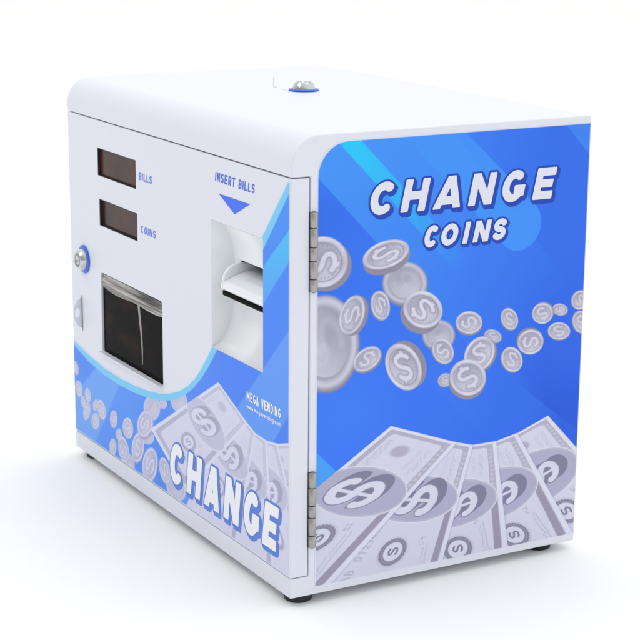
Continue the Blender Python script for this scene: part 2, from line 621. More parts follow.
def coin(art, cx, cy, a, b2, ang, tx, ty, blur, tone=0.0, face=0.0):
    m = a * 1.3 + 8
    sl = art.win(cx - m, cx + m, cy - m, cy + m)
    X, Y = art.X[sl], art.Y[sl]
    if X.size == 0:
        return
    sub = Art.__new__(Art)
    sub.X, sub.Y, sub.C, sub.aa = X, Y, art.C[sl].copy(), art.aa
    ca, sa = math.cos(math.radians(ang)), math.sin(math.radians(ang))

    def loc(ox, oy):
        dx, dy = X - cx - ox, Y - cy - oy
        return (dx * ca + dy * sa) / a, (-dx * sa + dy * ca) / b2

    def ring(rr, ox=0, oy=0):
        u, v = loc(ox, oy)
        r = np.hypot(u, v)
        # approximate distance
        g = np.hypot(u / a, v / b2) / np.maximum(r, 1e-6)
        return (r - rr) / np.maximum(g, 1e-6)
    T = math.hypot(tx, ty)
    u0, v0 = loc(0, 0)
    A = np.arctan2(v0, u0)
    k = tone
    if T > .3:
        n = max(2, int(T / .5))
        for i in range(n, -1, -1):
            f = i / n
            sub.over((158 + k - 8 * f, 154 + k - 8 * f, 174 + k - 8 * f), ring(1, tx * f, ty * f), 1, blur)
        if T > 1.5 and a > 12:                             # milled edge
            rr = ring(1, tx * .55, ty * .55)
            st = (np.sin(A * 70) > .2) * 1.0
            m_ = (np.clip(0.5 - rr, 0, 1) * st * .35)[..., None]
            sub.C = sub.C * (1 - m_) + np.array((118, 112, 126)) * m_
    # glossy rim: brightness drifts round the coin
    sub.over((206 + k, 204 + k, 224 + k), ring(1), 1, blur)
    glow = (.5 + .5 * np.cos(A - 2.2))
    streak = np.clip(np.cos(2 * (A - 1.9)), 0, 1) ** 3
    sub.over((226 + k, 225 + k, 240 + k), np.abs(ring(.93)) - .05 * b2, .55, blur * .7 + .2)
    m_ = (np.clip(0.5 - ring(1), 0, 1) * streak * .40)[..., None] * (1 if blur < 2 else .3)
    sub.C = sub.C * (1 - m_) + np.array((238, 238, 248)) * m_
    m_ = (np.clip(0.5 - ring(1), 0, 1) * np.clip(np.cos(2 * (A - 3.3)), 0, 1) ** 3 * .30)[..., None] * (1 if blur < 2 else .3)
    sub.C = sub.C * (1 - m_) + np.array((160, 157, 176)) * m_
    sub.over((158, 156, 176), ring(.80), .95, blur + .15)
    sub.over((178 + k, 176 + k, 195 + k), ring(.76, -.03 * a, -.02 * a), 1, blur + .3)
    m_ = (np.clip(0.5 - ring(.75), 0, 1) * glow * .75)[..., None]
    sub.C = sub.C * (1 - m_) + np.array((216, 215, 230)) * m_
    # the S in the middle
    al = 1.0 if blur < 1 else .35
    rot = math.radians(face)
    uu, vv = u0 * math.cos(rot) + v0 * math.sin(rot), -u0 * math.sin(rot) + v0 * math.cos(rot)
    sc = (a + b2) / 2
    sd = seg_sdf(uu, vv, DOLLAR, .30) * sc
    sub.over((138, 135, 158), sd - .35, .5 * al, blur + .5)
    sub.over((226 + k, 226 + k, 242 + k), sd + .05 * sc, .9 * al, blur + .3)
    if a > 17 and blur < 1:                               # small lettering ring as ticks
        r = np.hypot(u0, v0)
        tick = (np.abs(r - .66) < .05) & (np.sin(A * 26) > .1) & (np.sin(A * 3.0 + 1) > -.1)
        m_ = (tick * .30)[..., None]
        sub.C = sub.C * (1 - m_) + np.array((140, 138, 160)) * m_
    art.C[sl] = sub.C


def homog(q):
    """quad corners A (0,0) B (1,0) C (1,1) D (0,1) -> matrix from plane mm to (s, t)"""
    src = [(0, 0), (1, 0), (1, 1), (0, 1)]
    Am, bm_ = [], []
    for (u, v), (x, y) in zip(src, q):
        Am += [[u, v, 1, 0, 0, 0, -u * x, -v * x], [0, 0, 0, u, v, 1, -u * y, -v * y]]
        bm_ += [x, y]
    h = np.linalg.solve(np.array(Am, float), np.array(bm_, float))
    return np.linalg.inv(np.append(h, 1).reshape(3, 3))


# portrait ovals (centre, half axes, angle) and the two ends of each dollar sign's upright, in millimetres on the side
OVALS = [(68.8, 86.2, 47.9, 22.6, 170.1), (125.4, 70.3, 45.1, 21.4, 172.2), (164.8, 59.0, 48.2, 22.4, 179.1),
         (209.2, 60.2, 48.9, 24.4, -174.2), (256.7, 68.8, 48.2, 26.2, -170.8)]
DOLS = [((36.7, 94.9), (89.4, 77.6)), ((100.1, 74.6), (150.0, 64.4)), ((147.6, 52.5), (194.1, 58.3)),
        ((193.9, 51.3), (238.3, 64.0)), ((239.9, 61.9), (283.3, 77.2))]


def note(art, quad, k, soft=.25, tf=None):
    """one banknote: s runs across it, t along it from the far end"""
    q = np.array(quad)
    lo, hi = q.min(0) - 80, q.max(0) + 80
    sl = art.win(lo[0], hi[0], lo[1], hi[1])
    X, Y = art.X[sl], art.Y[sl]
    if X.size == 0:
        return
    sub = Art.__new__(Art)
    sub.X, sub.Y, sub.C, sub.aa = X, Y, art.C[sl].copy(), art.aa
    Hm = homog(quad)
    w_ = Hm[2, 0] * X + Hm[2, 1] * Y + Hm[2, 2]
    s = (Hm[0, 0] * X + Hm[0, 1] * Y + Hm[0, 2]) / w_
    t = (Hm[1, 0] * X + Hm[1, 1] * Y + Hm[1, 2]) / w_
    ext = list(quad)
    if k:                                                  # all but the first run off the lower edge of the print
        ext[2] = tuple(np.add(quad[2], np.subtract(quad[2], quad[1]) * .35))
        ext[3] = tuple(np.add(quad[3], np.subtract(quad[3], quad[0]) * .35))
    edge = poly_sdf(X, Y, ext)
    L = 2.1                                               # length of a note in widths
    T = t * L
    wd = math.hypot(quad[1][0] - quad[0][0], quad[1][1] - quad[0][1]) * 1.12

    def box(s0, s1, t0, t1, r=.02):
        a_ = np.abs(s - (s0 + s1) / 2) - (s1 - s0) / 2 + r
        b_ = np.abs(T - (t0 + t1) / 2) - (t1 - t0) / 2 + r
        return (np.hypot(np.maximum(a_, 0), np.maximum(b_, 0)) + np.minimum(np.maximum(a_, b_), 0) - r) * wd
    inn = edge < 1.5

    def ov(col, sd, al=1.0, blur=0.0):
        sub.over(col, np.maximum(sd, edge), al, blur)
    sub.over((96, 118, 196), edge - .9, soft, 1.4)          # soft printed edge against what lies behind
    ov((226, 228, 244), edge)
    frame_o, frame_i = box(.055, .945, .05, L - .05 + (2 if k else 0)), box(.125 if k == 0 else -.2, .865, .115, L - .115 + (2 if k else 0), .06)
    fr = np.maximum(frame_o, -frame_i)
    tc_ = (1.0, .90, 1.09, 1.03, 1.0)[k]                  # where the portrait sits along the note
    ov((186, 183, 204), np.maximum(fr, (T - tc_) * wd))
    ov((163, 158, 182), np.maximum(fr, -(T - tc_) * wd))
    ov((217, 218, 237), frame_i)
    # dotted inlay of the right-hand border
    dots = (np.sin(T * 75) > -.2) & (np.abs(s - .905) < .022) & (T < L * .44) & (T > .15)
    m_ = (dots * inn * .75)[..., None]
    sub.C = sub.C * (1 - m_) + np.array((206, 205, 222)) * m_
    ov((196, 193, 212), np.abs(s - .945) * wd - .35, .8)
    # engraved text blocks
    def hatch(s0, s1, t0, t1, fs, ft, al, col=(170, 168, 192)):
        n_ = np.sin(s * fs + 2.1 * np.sin(T * 23 + k)) * np.sin(T * ft + 1.7 * np.sin(s * 31 + k))
        inb = np.clip(.5 - box(s0, s1, t0, t1) / 1.2, 0, 1)
        m2 = (inb * (n_ > .0) * al * inn)[..., None]
        sub.C = sub.C * (1 - m2) + np.array(col) * m2
    hatch(.16, .25, .22, .66, 150, 42, .33)
    hatch(.16, .18, .22, .70, 20, 12, .10)
    hatch(.64, .70, .28, .60, 190, 90, .22)
    hatch(.73, .80, .24, .66, 120, 60, .25)
    # round treasury blot
    ov((172, 169, 190), (np.hypot((s - .43) / .11, (T - .36) / .10) - 1) * wd * .1, .75, 2.0)
    # portrait oval
    kx, fs = (1.0, 1.0) if tf is None else (0.8504, 0.8504)
    tf = tf or (lambda p: p)
    ox, oy, oa, ob, oang = OVALS[k]
    ox, oy = tf((ox, oy))
    oang = math.radians(oang - (1.99 if fs < 1 else 0))
    ex, ey = X - ox, Y - oy
    e1, e2 = (ex * math.cos(oang) + ey * math.sin(oang)) / (oa * fs), (-ex * math.sin(oang) + ey * math.cos(oang)) / (ob * fs)
    rr_ = np.hypot(e1, e2)
    el = (rr_ - 1) * rr_ / np.maximum(np.hypot(e1 / (oa * fs), e2 / (ob * fs)), 1e-6)
    ov((230, 231, 245), el - .9)
    ov((194, 193, 214), el - .1)
    ov((182, 181, 209), el + 1.5 * fs)
    # dollar sign lying along the note, tipped the way it reads
    (ax, ay), (bx, by) = tf(DOLS[k][0]), tf(DOLS[k][1])
    Ld = math.hypot(bx - ax, by - ay)
    dx, dy = (bx - ax) / Ld, (by - ay) / Ld
    mx, my = (ax + bx) / 2, (ay + by) / 2
    sv = Ld / 1.62
    su = sv * (1.0, .88, .72, .72, .72)[k]
    # the glyph's sideways axis follows the note's length, so the sign is skewed like the note
    wx, wy = (quad[0][0] + quad[1][0]) / 2 - mx, (quad[0][1] + quad[1][1]) / 2 - my
    wl = math.hypot(wx, wy)
    wx, wy = wx / wl, wy / wl
    det = (-dx) * wy - (-dy) * wx

    def dol(ox_, oy_):
        px, py = X - mx - ox_, Y - my - oy_
        v = (px * wy - py * wx) / det / sv
        u = (-dx * py + dy * px) / det / su
        return np.minimum(seg_sdf(u, v, NOTE_ESS, .255), seg_sdf(u, v, BARS, .12, .03)) * math.sqrt(sv * su * abs(det))
    for f in range(13):
        ov((136, 134, 161), dol((1 + 8.2 * f / 12) * fs, (4.6 * f / 12) * fs) - .5)
    d0 = dol(0, 0)
    ov((142, 140, 168), d0 - 1.0)
    ov((221, 223, 241), d0 + .05)
    # seal with serrated ring
    cs, ct = (.51, .42, .49, .48, .50)[k], (1.58, 1.50, 1.74, 1.68, 1.62)[k]
    ru, rv = (s - cs), (T - ct)
    rr, an = np.hypot(ru, rv), np.arctan2(rv, ru)
    rad = (.15, .13, .15, .15, .15)[k]
    ov((206, 205, 224), (rr - rad * 1.14) * wd, 1, .8)
    ov((142, 139, 163), (rr - rad * (1 + .02 * np.sign(np.sin(an * 30)))) * wd)
    ov((168, 166, 188), np.abs(rr - rad * .84) * wd - .35, .8)
    ov((221, 223, 240), (rr - rad * .70) * wd)
    sc = rad * .62
    ov((132, 129, 155), seg_sdf(-(T - ct) / sc, -(s - cs) / sc, ESS, .22) * sc * wd)
    # signature squiggles and little stamp
    for q_, (s0, t0, t1, am) in enumerate([(.76, L * .70, L * .93, .020), (.80, L * .68, L * .90, .008)]):
        cv = s - s0 - am * np.sin(T * 88 + 4 * np.sin(T * 23 + k)) * (.55 + .45 * np.sin(T * 31 + 2 * k)) - .15 * (T - L * .8)
        sg = np.maximum(np.abs(cv) * wd - .38, np.maximum(t0 - T, T - t1) * wd)
        ov((168, 166, 190), sg, .5)
    hatch(.66, .72, L * .645, L * .69, 110, 70, .45)
    # serial number along the left long edge (reads along the note)
    art.C[sl] = sub.C


def serial(art, quad, text, s0, t_start, size, col):
    """characters running along a note, t decreasing towards the far end"""
    Hm = homog(quad)
    X, Y = art.X, art.Y
    w_ = Hm[2, 0] * X + Hm[2, 1] * Y + Hm[2, 2]
    s = (Hm[0, 0] * X + Hm[0, 1] * Y + Hm[0, 2]) / w_
    T = (Hm[1, 0] * X + Hm[1, 1] * Y + Hm[1, 2]) / w_ * 2.1
    wd = math.hypot(quad[1][0] - quad[0][0], quad[1][1] - quad[0][1])
    DIG = {'0': [arc(.3, .5, .22, .42, 0, 360, 16)], '1': [[(.15, .8), (.32, .95), (.32, 0)]],
           '2': [arc(.3, .7, .22, .22, 170, -30, 8) + [(.06, .06), (.56, .06)]],
           '3': [arc(.28, .72, .22, .2, 150, -90, 8) + arc(.28, .27, .24, .22, 90, -150, 8)],
           '4': [[(.45, 0), (.45, .95), (.05, .3), (.6, .3)]],
           '5': [[(.52, .93), (.12, .93), (.1, .55)] + arc(.28, .3, .24, .26, 110, -150, 9)],
           '6': [[(.45, .95), (.1, .4)] + arc(.3, .27, .22, .24, 160, 520, 14)],
           '7': [[(.06, .93), (.56, .93), (.2, 0)]], '8': [arc(.3, .73, .19, .2, 0, 360, 12), arc(.3, .27, .23, .25, 0, 360, 12)],
           'A': [[(0, 0), (.3, .95), (.6, 0)], [(.12, .33), (.48, .33)]],
           'B': [[(.08, 0), (.08, .95)] + arc(.25, .72, .2, .22, 90, -90, 6) + [(.08, .5)] + arc(.28, .26, .25, .24, 90, -90, 6) + [(.08, .02)]]}
    x = 0.0
    for ch in text:
        if ch in DIG:
            u = (t_start - T) / size - x
            v = -(s - s0 - .19 * (t_start - T)) / size
            sel = (u > -.4) & (u < 1.1) & (v > -.4) & (v < 1.4) & (w_ > 0)
            if sel.any():
                sd = np.full(X.shape, 9.0)
                sd[sel] = seg_sdf(u[sel], v[sel], DIG[ch], .12) * size * wd
                art.over(col, sd, .55)
        x += .86
        size *= .985


# tables measured on the panels, in millimetres
SIDE_COINS = [
    (32.5, 223.8, 40.4, 30.5, 100.8, 1.0, -2.7, 3.2), (110.5, 267.5, 21.6, 17.2, 161.1, 0.1, -2.6, 2.4),
    (146.1, 217.4, 16.0, 12.3, 160.5, 0.1, -1.8, 2.2), (58.3, 245.2, 16.9, 11.6, 71.2, 3.9, -1.3, 0.8),
    (29.0, 293.7, 24.7, 21.2, 163.7, 3.8, -3.8, 0.6), (73.7, 204.9, 14.0, 9.7, -158.6, 1.1, -1.9, 0.7),
    (91.0, 294.2, 22.9, 11.7, -171.0, 1.0, -5.3, 0.3), (86.3, 250.4, 13.2, 8.6, 109.3, -1.0, -0.8, 0.4),
    (129.3, 242.1, 21.0, 15.5, 153.1, -3.0, -5.0, 0.2), (110.6, 193.1, 23.6, 15.8, 124.2, 5.1, 2.1, 0.3),
    (153.7, 175.8, 7.1, 5.7, 173.3, 0.1, -0.9, 0.8), (150.9, 202.4, 13.2, 9.3, 130.8, -1.0, -0.8, 0.5),
    (177.5, 225.0, 14.0, 9.8, 165.2, 0.0, -1.9, 0.5), (220.8, 223.3, 11.2, 7.8, 127.6, -0.5, -0.9, 0.5),
    (203.5, 209.7, 9.5, 5.3, 156.7, 0.0, -0.9, 0.6), (189.6, 194.9, 16.6, 15.2, -145.3, 2.2, -1.2, 0.6),
    (177.9, 174.9, 19.9, 15.9, 153.8, -1.0, -3.5, 0.5), (225.0, 185.5, 13.2, 9.7, 132.5, -1.1, -0.8, 0.5),
    (244.7, 199.3, 14.3, 11.2, 165.8, -1.2, 2.0, 0.5), (276.2, 225.8, 8.6, 5.0, 163.3, 0.0, -0.5, 0.6),
    (256.8, 224.3, 11.6, 9.3, 163.0, 1.1, 1.2, 0.5), (276.0, 205.8, 12.6, 7.8, 167.1, 0.1, -0.9, 0.5),
    (298.4, 232.2, 9.4, 8.6, 160.1, -1.1, 0.1, 0.6), (300.6, 211.4, 11.3, 8.4, 123.1, -1.2, 0.1, 0.6)]
FRONT_COINS = [
    (231.1, 107.5, 9.8, 3.9, -162.2, -0.1, -1.0, 0.6), (267.9, 120.1, 18.8, 10.4, -163.2, 0.0, 0.0, 1.5),
    (204.8, 96.6, 20.4, 11.6, -156.5, 0.0, 0.0, 1.8), (258.7, 31.3, 22.6, 13.0, -167.9, 0.0, 0.0, 2.0),
    (194.0, 62.7, 15.4, 5.9, -161.1, 0.0, 0.0, 1.0), (6.8, 89.3, 7.0, 6.0, 111.9, -0.1, -1.1, 0.6),
    (13.0, 68.0, 9.9, 8.1, -164.4, -0.1, -1.1, 0.6), (38.4, 67.2, 8.2, 6.9, -163.9, -0.1, -1.1, 0.6),
    (25.3, 56.1, 6.9, 5.8, 152.3, 0.0, -1.2, 0.6), (34.4, 48.4, 12.8, 6.8, 48.7, 0.0, -1.1, 0.6),
    (59.3, 61.6, 8.5, 4.6, -145.0, 0.0, -1.1, 0.6), (75.3, 60.8, 11.4, 9.5, 170.4, 0.0, -1.1, 0.6),
    (58.0, 43.6, 11.6, 7.6, -148.1, -0.1, -1.1, 0.6), (107.7, 59.2, 10.6, 7.6, -137.3, -0.1, -1.1, 0.6),
    (144.3, 59.5, 13.6, 10.0, -153.5, 0.0, -1.0, 0.6), (120.6, 46.6, 8.5, 5.0, -153.4, 0.0, -1.1, 0.6),
    (104.0, 27.9, 10.4, 7.4, 48.2, -0.1, -1.1, 0.6), (146.5, 23.9, 13.3, 8.4, -179.2, 0.0, -1.1, 0.6),
    (132.1, 33.2, 13.9, 13.0, 168.7, 0.0, -1.1, 0.6), (168.7, 45.7, 19.5, 11.8, 49.8, 0.0, -1.0, 0.6),
    (187.1, 75.4, 21.2, 11.7, -146.8, 2.4, -2.5, 0.3), (197.7, 35.7, 23.1, 14.1, 47.4, 0.0, -1.1, 0.3),
    (233.6, 40.6, 13.3, 11.8, 153.1, -0.1, -1.0, 0.6)]
NOTES = [
    [(98.8, 141.6), (168.1, 116.2), (20.4, -9.9), (-76.0, 35.0)],
    [(117.5, 131.6), (185.4, 111.3), (141.0, -44.0), (14.0, -38.0)],
    [(139.8, 111.7), (210.3, 111.3), (232.1, -24.6), (119.5, -9.7)],
    [(169.6, 103.4), (233.2, 115.5), (326.2, -32.4), (197.2, -15.0)],
    [(207.2, 106.1), (267.3, 127.1), (401.4, -13.5), (264.8, -17.9)]]


def to_front(p):
    """the fan of notes is printed on the door at 0.85 of its size on the side"""
    return (.84985 * p[0] + .0295 * p[1] + 265.18, .84985 * p[1] - .0295 * p[0] + 42.34)


INK, GLOSS = 1.04, 0.028                # print colours are deeper than they look: gloss adds a little white
PAINT_SRGB = [255 * (1.055 * (c * INK + GLOSS) ** (1 / 2.4) - .055) for c in PAINT]


def sheet(name, art, keep, place, parent, mats):
    """turn the painted grid into a mesh, one quad per cell kept"""
    ny, nx = art.X.shape
    used = np.zeros((ny, nx), bool)
    used[:-1, :-1] |= keep
    used[1:, :-1] |= keep
    used[:-1, 1:] |= keep
    used[1:, 1:] |= keep
    idx = -np.ones((ny, nx), np.int64)
    n = int(used.sum())
    idx[used] = np.arange(n)
    x, y = art.X[used], art.Y[used]
    co = np.empty((n, 3))
    px, py, pz = place(x, y)
    co[:, 0], co[:, 1], co[:, 2] = px, py, pz
    co *= MM
    j, i = np.nonzero(keep)
    q = np.stack([idx[j, i], idx[j, i + 1], idx[j + 1, i + 1], idx[j + 1, i]], 1)
    me = bpy.data.meshes.new(name)
    me.vertices.add(n)
    me.vertices.foreach_set("co", co.ravel())
    me.loops.add(q.size)
    me.loops.foreach_set("vertex_index", q.ravel().astype(np.int32))
    me.polygons.add(len(q))
    me.polygons.foreach_set("loop_start", np.arange(0, q.size, 4, dtype=np.int32))
    me.update(calc_edges=True)
    at = me.color_attributes.new("print_color", 'FLOAT_COLOR', 'POINT')
    c = np.ones((n, 4), np.float32)
    c[:, :3] = np.clip((lin_np(art.C[used]) - GLOSS) / INK, .002, .95)
    at.data.foreach_set("color", c.ravel())
    me.validate()
    return new_obj(name, me, mats, parent)


def grade(X, Y, stops):
    """smooth blend of colours anchored at points"""
    ws, out = 0, 0
    for (x, y, c) in stops:
        w_ = 1 / ((X - x) ** 2 + (Y - y) ** 2 + 900.0) ** 1.2
        ws = ws + w_
        out = out + w_[..., None] * np.array(c, float)
    return out / ws[..., None]


# --- side artwork
Y0, Y1, Z0, Z1 = 24.8, 301.6, 7.4, 393.0
a = Art(np.arange(Y0 - .8, Y1 + 1.0, .42), np.arange(Z0 - .8, Z1 + 1.2, .42))
X, Y = a.X, a.Y
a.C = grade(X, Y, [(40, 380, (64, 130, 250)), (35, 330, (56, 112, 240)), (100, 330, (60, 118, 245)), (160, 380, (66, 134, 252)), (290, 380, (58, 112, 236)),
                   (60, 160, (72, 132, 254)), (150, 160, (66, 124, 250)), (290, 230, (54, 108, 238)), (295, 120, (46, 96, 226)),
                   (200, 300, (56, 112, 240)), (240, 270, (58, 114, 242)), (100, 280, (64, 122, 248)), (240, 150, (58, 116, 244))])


def band(p0, p1, q0, q1, col, length_fade, start, al=1.0, blur=0.0):
    """strip between two parallel lines that fades along its length"""
    d = np.maximum(-half(X, Y, p0, p1), half(X, Y, q0, q1))
    dx, dy = p1[0] - p0[0], p1[1] - p0[1]
    L = math.hypot(dx, dy)
    u = ((X - start[0]) * dx + (Y - start[1]) * dy) / L
    fade = np.clip(1 - u / length_fade, 0, 1)
    a.over(col, d, al * fade, blur)


# pale wedge by the rounded corner, then cyan ribbon, pill, corner flashes
band((120, 435), (240, 300), (26.4, 362.6), (168.3, 214.8), (76, 156, 255), 260, (30, 372), .95)
band((65, 393.1), (144.8, 312.2), (45, 391.1), (124.8, 310.2), (52, 206, 255), 150, (66, 384), 1)
cap = np.hypot(X - 228, Y - 308) - 23.5
pd = np.maximum(-half(X, Y, (170.1, 392), (244.6, 324.8)), half(X, Y, (109.7, 392), (212.2, 290.9)))
pd = np.minimum(np.maximum(pd, half(X, Y, (212.2, 290.9), (244.6, 324.8))), cap)
u_ = np.clip(((X - 140) + (392 - Y)) / 170, 0, 1)
a.over((72, 154, 255), pd, .80 + .15 * u_)
a.over((74, 144, 252), half(X, Y, (277, 391.2), (299.8, 367.4)), .7)
a.over((82, 172, 255), half(X, Y, (40.2, 113.0), (24.4, 128.9)), .85)
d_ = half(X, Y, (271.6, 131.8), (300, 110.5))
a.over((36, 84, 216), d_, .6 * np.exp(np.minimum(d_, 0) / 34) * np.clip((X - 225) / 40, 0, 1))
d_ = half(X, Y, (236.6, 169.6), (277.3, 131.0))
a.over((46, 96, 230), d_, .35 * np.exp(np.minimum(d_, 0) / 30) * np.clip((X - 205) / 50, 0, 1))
a.over((92, 150, 255), half(X, Y, (43.5, 264.1), (101.6, 209.4)), .07)
for i_, c_ in enumerate(SIDE_COINS):
    coin(a, *c_, tone=-4 if c_[7] > 2 else 0, face=[20, -35, 60, 10, 95, -60, 40][i_ % 7])
for k in range(4, -1, -1):
    note(a, NOTES[k], k)
    if k in (1,):
        serial(a, NOTES[k], "AB 0123456789", .118, 1.75, .070, (150, 148, 175))
# the visible white rim of the sheet
rc = 29.0
dx_, dy_ = np.maximum(Y0 + rc - X, 0), np.maximum(Y - (Z1 - rc), 0)
corner = np.where((X < Y0 + rc) & (Y > Z1 - rc), np.hypot(X - Y0 - rc, Y - Z1 + rc) - rc, -1e3)
outer = np.maximum.reduce([Y0 - X, X - Y1, Z0 - Y, Y - Z1, corner])
a.over(PAINT_SRGB, -outer)
keep = outer[:-1, :-1] < .9
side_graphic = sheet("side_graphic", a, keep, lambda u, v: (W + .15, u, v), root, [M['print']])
side_graphic["label"] = "blue printed side panel with floating coins and fanned banknotes"

HEAD = [('C', 72, 96.5), ('H', 104, 128.3), ('A', 136.5, 164), ('N', 172.4, 196.8), ('G', 205.8, 229.8), ('E', 240.2, 261)]
lettering("heading_lettering", side_graphic, HEAD, 328.8, 28.0, .26, .215, on_side, [M['letter'], M['outline']], .45, 1.6,
          (2.2, -2.6))
SUB = [('C', 127.3, 141.2), ('O', 144.2, 161.2), ('I', 167.6, 172.4), ('N', 178.3, 194.4), ('S', 198.2, 211.8)]
lettering("subheading_lettering", side_graphic, SUB, 296.3, 19.0, .265, .215, on_side, [M['letter'], M['outline']], .40, 1.5,
          (1.6, -1.7))

# --- front artwork
FX0, FX1, FZ0, FZ1 = 1.6, 486.6, 20.2, 362.5
a = Art(np.arange(FX0 - 1.0, FX1 + 1.4, .72), np.arange(FZ0 - .8, FZ1 + .8, .42))
a.aa = .4
X, Y = a.X, a.Y
a.C = grade(X, Y, [(10, 100, (88, 132, 252)), (10, 40, (98, 152, 255)), (150, 60, (96, 146, 255)), (300, 110, (92, 134, 255)),
                   (460, 340, (86, 146, 255)), (470, 260, (80, 134, 255)), (400, 200, (84, 128, 255)), (480, 140, (84, 130, 250))])


a.C[..., 0] *= .80
a.C[..., 1] *= 1.03


def fband(p0, p1, q0, q1, col, al):
    d = np.maximum(-half(X, Y, p0, p1), half(X, Y, q0, q1))
    a.over(col, d, al)


g1 = np.clip((Y - 255) / 70, 0, 1)
d = np.maximum(-half(X, Y, (442, 284), (487.1, 322.7)), half(X, Y, (446.7, 256.4), (486.4, 295.8)))
a.over((84, 166, 255), np.where(X > 438, d, 9), 1)
m_ = (np.clip(.5 - d / .8, 0, 1) * g1 * (X > 438))[..., None]
a.C = a.C * (1 - m_) + np.array((70, 200, 255)) * m_
d = np.maximum(-half(X, Y, (396.1, 150.6), (485, 236.1)), half(X, Y, (462.2, 136.6), (486.8, 163.7)))
a.over((98, 160, 255), d, .9)
d = np.maximum(-half(X, Y, (30.8, 79.7), (68.3, 107.4)), half(X, Y, (95.4, 65.6), (123.2, 98.5)))
a.over((108, 172, 255), d, .85)
plain = a.C.copy()
for i_, c_ in enumerate(FRONT_COINS):
    coin(a, *c_, tone=8, face=[20, -35, 60, 10, 95, -60, 40][i_ % 7])
pale = np.clip(np.abs(a.C - plain).sum(-1) / 60, 0, 1)[..., None] * .36
a.C = a.C * (1 - pale) + np.array((206, 212, 254)) * pale
FN = [[to_front(p) for p in n] for n in NOTES]
blend0 = a.C.copy()
for k in range(4, -1, -1):
    note(a, FN[k], k, .0, to_front)
# the door print is paler than the side print
pale = np.clip(np.abs(a.C - blend0).sum(-1) / 60, 0, 1)[..., None] * .42
a.C = a.C * (1 - pale) + np.array((222, 226, 254)) * pale
# boundary curve: white door above, cyan line, blue below
F_UP = [(-4, 119.8), (1.3, 119.1), (41.2, 113.0), (87.0, 108.3), (126.2, 107.6), (164.1, 109.0), (195.9, 112.0), (224.5, 116.2),
        (247.8, 122.3), (270.5, 130.6), (288.4, 140.0), (303.9, 150.6), (316.9, 163.0), (330.9, 178.2), (342.5, 191.2),
        (439.3, 309.0), (484.3, 361.4), (490, 368)]
F_LO = [(-4, 115.0), (4.7, 113.3), (40.7, 105.4), (86.6, 100.4), (125.8, 99.8), (163.8, 101.4), (195.6, 104.6), (224.2, 109.1),
        (245.2, 114.7), (264.7, 121.5), (283.8, 130.4), (300.2, 140.8), (316.7, 153.6), (331.7, 167.8), (351.7, 189.9),
        (442.0, 299.5), (486.0, 352.1), (492, 359)]
zu = np.interp(X, *zip(*F_UP))
zl = np.interp(X, *zip(*F_LO))
slope = np.gradient(np.interp(a.xs, *zip(*F_UP)), a.xs)[None, :]
nrm = 1 / np.sqrt(1 + slope ** 2)
a.over((124, 208, 255), (zl - Y) * nrm)
up = (zu - Y) * nrm
a.over(PAINT_SRGB, up)
outer = np.maximum.reduce([FX0 - X, X - FX1, FZ0 - Y, Y - FZ1])
a.over(PAINT_SRGB, -outer)
xc, yc = X[:-1, :-1] + .36, Y[:-1, :-1] + .21
keep = (outer[:-1, :-1] < .7) & (up[:-1, :-1] > -1.2)
for hk in ('acceptor', 'coin_window'):
    x0, x1, z0, z1 = HOLES[hk]
    keep &= ~((xc > x0 - .8) & (xc < x1 + .6) & (yc > z0 - .8) & (yc < z1 + .7))
door_graphic = sheet("door_graphic", a, keep, lambda u, v: (u, u * 0 - .12, v), door, [M['print']])
door_graphic["label"] = "pale blue printed lower part of the door with coins and banknotes"

CH = [('C', 244.5, 274), ('H', 283.2, 313.0), ('A', 322, 353), ('N', 362.5, 393), ('G', 401.5, 431), ('E', 439, 464.5)]
lettering("heading_lettering", door, CH, 34.4, 42.0, .25, .15, on_front, [M['letter_bright'], M['outline_pale']], .62, 2.0,
          (2.6, -2.8))


def spread(text, x0, x1, ratio=1.0, gap=.22, widths=None):
    """place letters evenly between x0 and x1"""
    ws = [(widths or {}).get(c, {'I': .28, 'i': .28, '.': .3, 'M': 1.25, 'm': 1.5, 'w': 1.4, ' ': .55, 'L': .85}.get(c, 1.0)) for c in text]
    tot = sum(ws) + gap * (len(text) - 1)
    u = (x1 - x0) / tot
    out, x = [], x0
    for c, w_ in zip(text, ws):
        if c != ' ':
            out.append((c, x, x + w_ * u))
        x += (w_ + gap) * u
    return out


lettering("insert_bills_lettering", door, spread("INSERT BILLS", 349.6, 424.6, gap=.42), 343.2, 8.2, .17, .14, on_front, [M['blue_ink']], .3, rnd=.04)
lettering("bills_lettering", door, spread("BILLS", 182.8, 212.6, gap=.4), 319.7, 7.6, .17, .12, on_front, [M['blue_ink_soft']], .3, rnd=.04)
lettering("coins_lettering", door, spread("COINS", 185.4, 219.8, gap=.4), 268.2, 7.4, .17, .12, on_front, [M['blue_ink_soft']], .3, rnd=.04)
lettering("maker_lettering", door, spread("MEGA VENDING", 410.0, 473.0, gap=.28), 157.6, 8.8, .17, 0.0, on_front, [M['white_ink']], .28, rnd=.04, lay=.35)
lettering("web_address_lettering", door, spread("www.megavending.com", 410.0, 473.0, gap=.3), 150.6, 4.0, .17, 0.0, on_front, [M['white_ink']], .2, rnd=.02, lay=.35)
tri = [(356.8, 332.8), (416.6, 332.8), (387.6, 319.4)]
from_py("insert_arrow", [(x, -.3, z) for x, z in tri], [(0, 1, 2)], [M['blue_ink']], door)

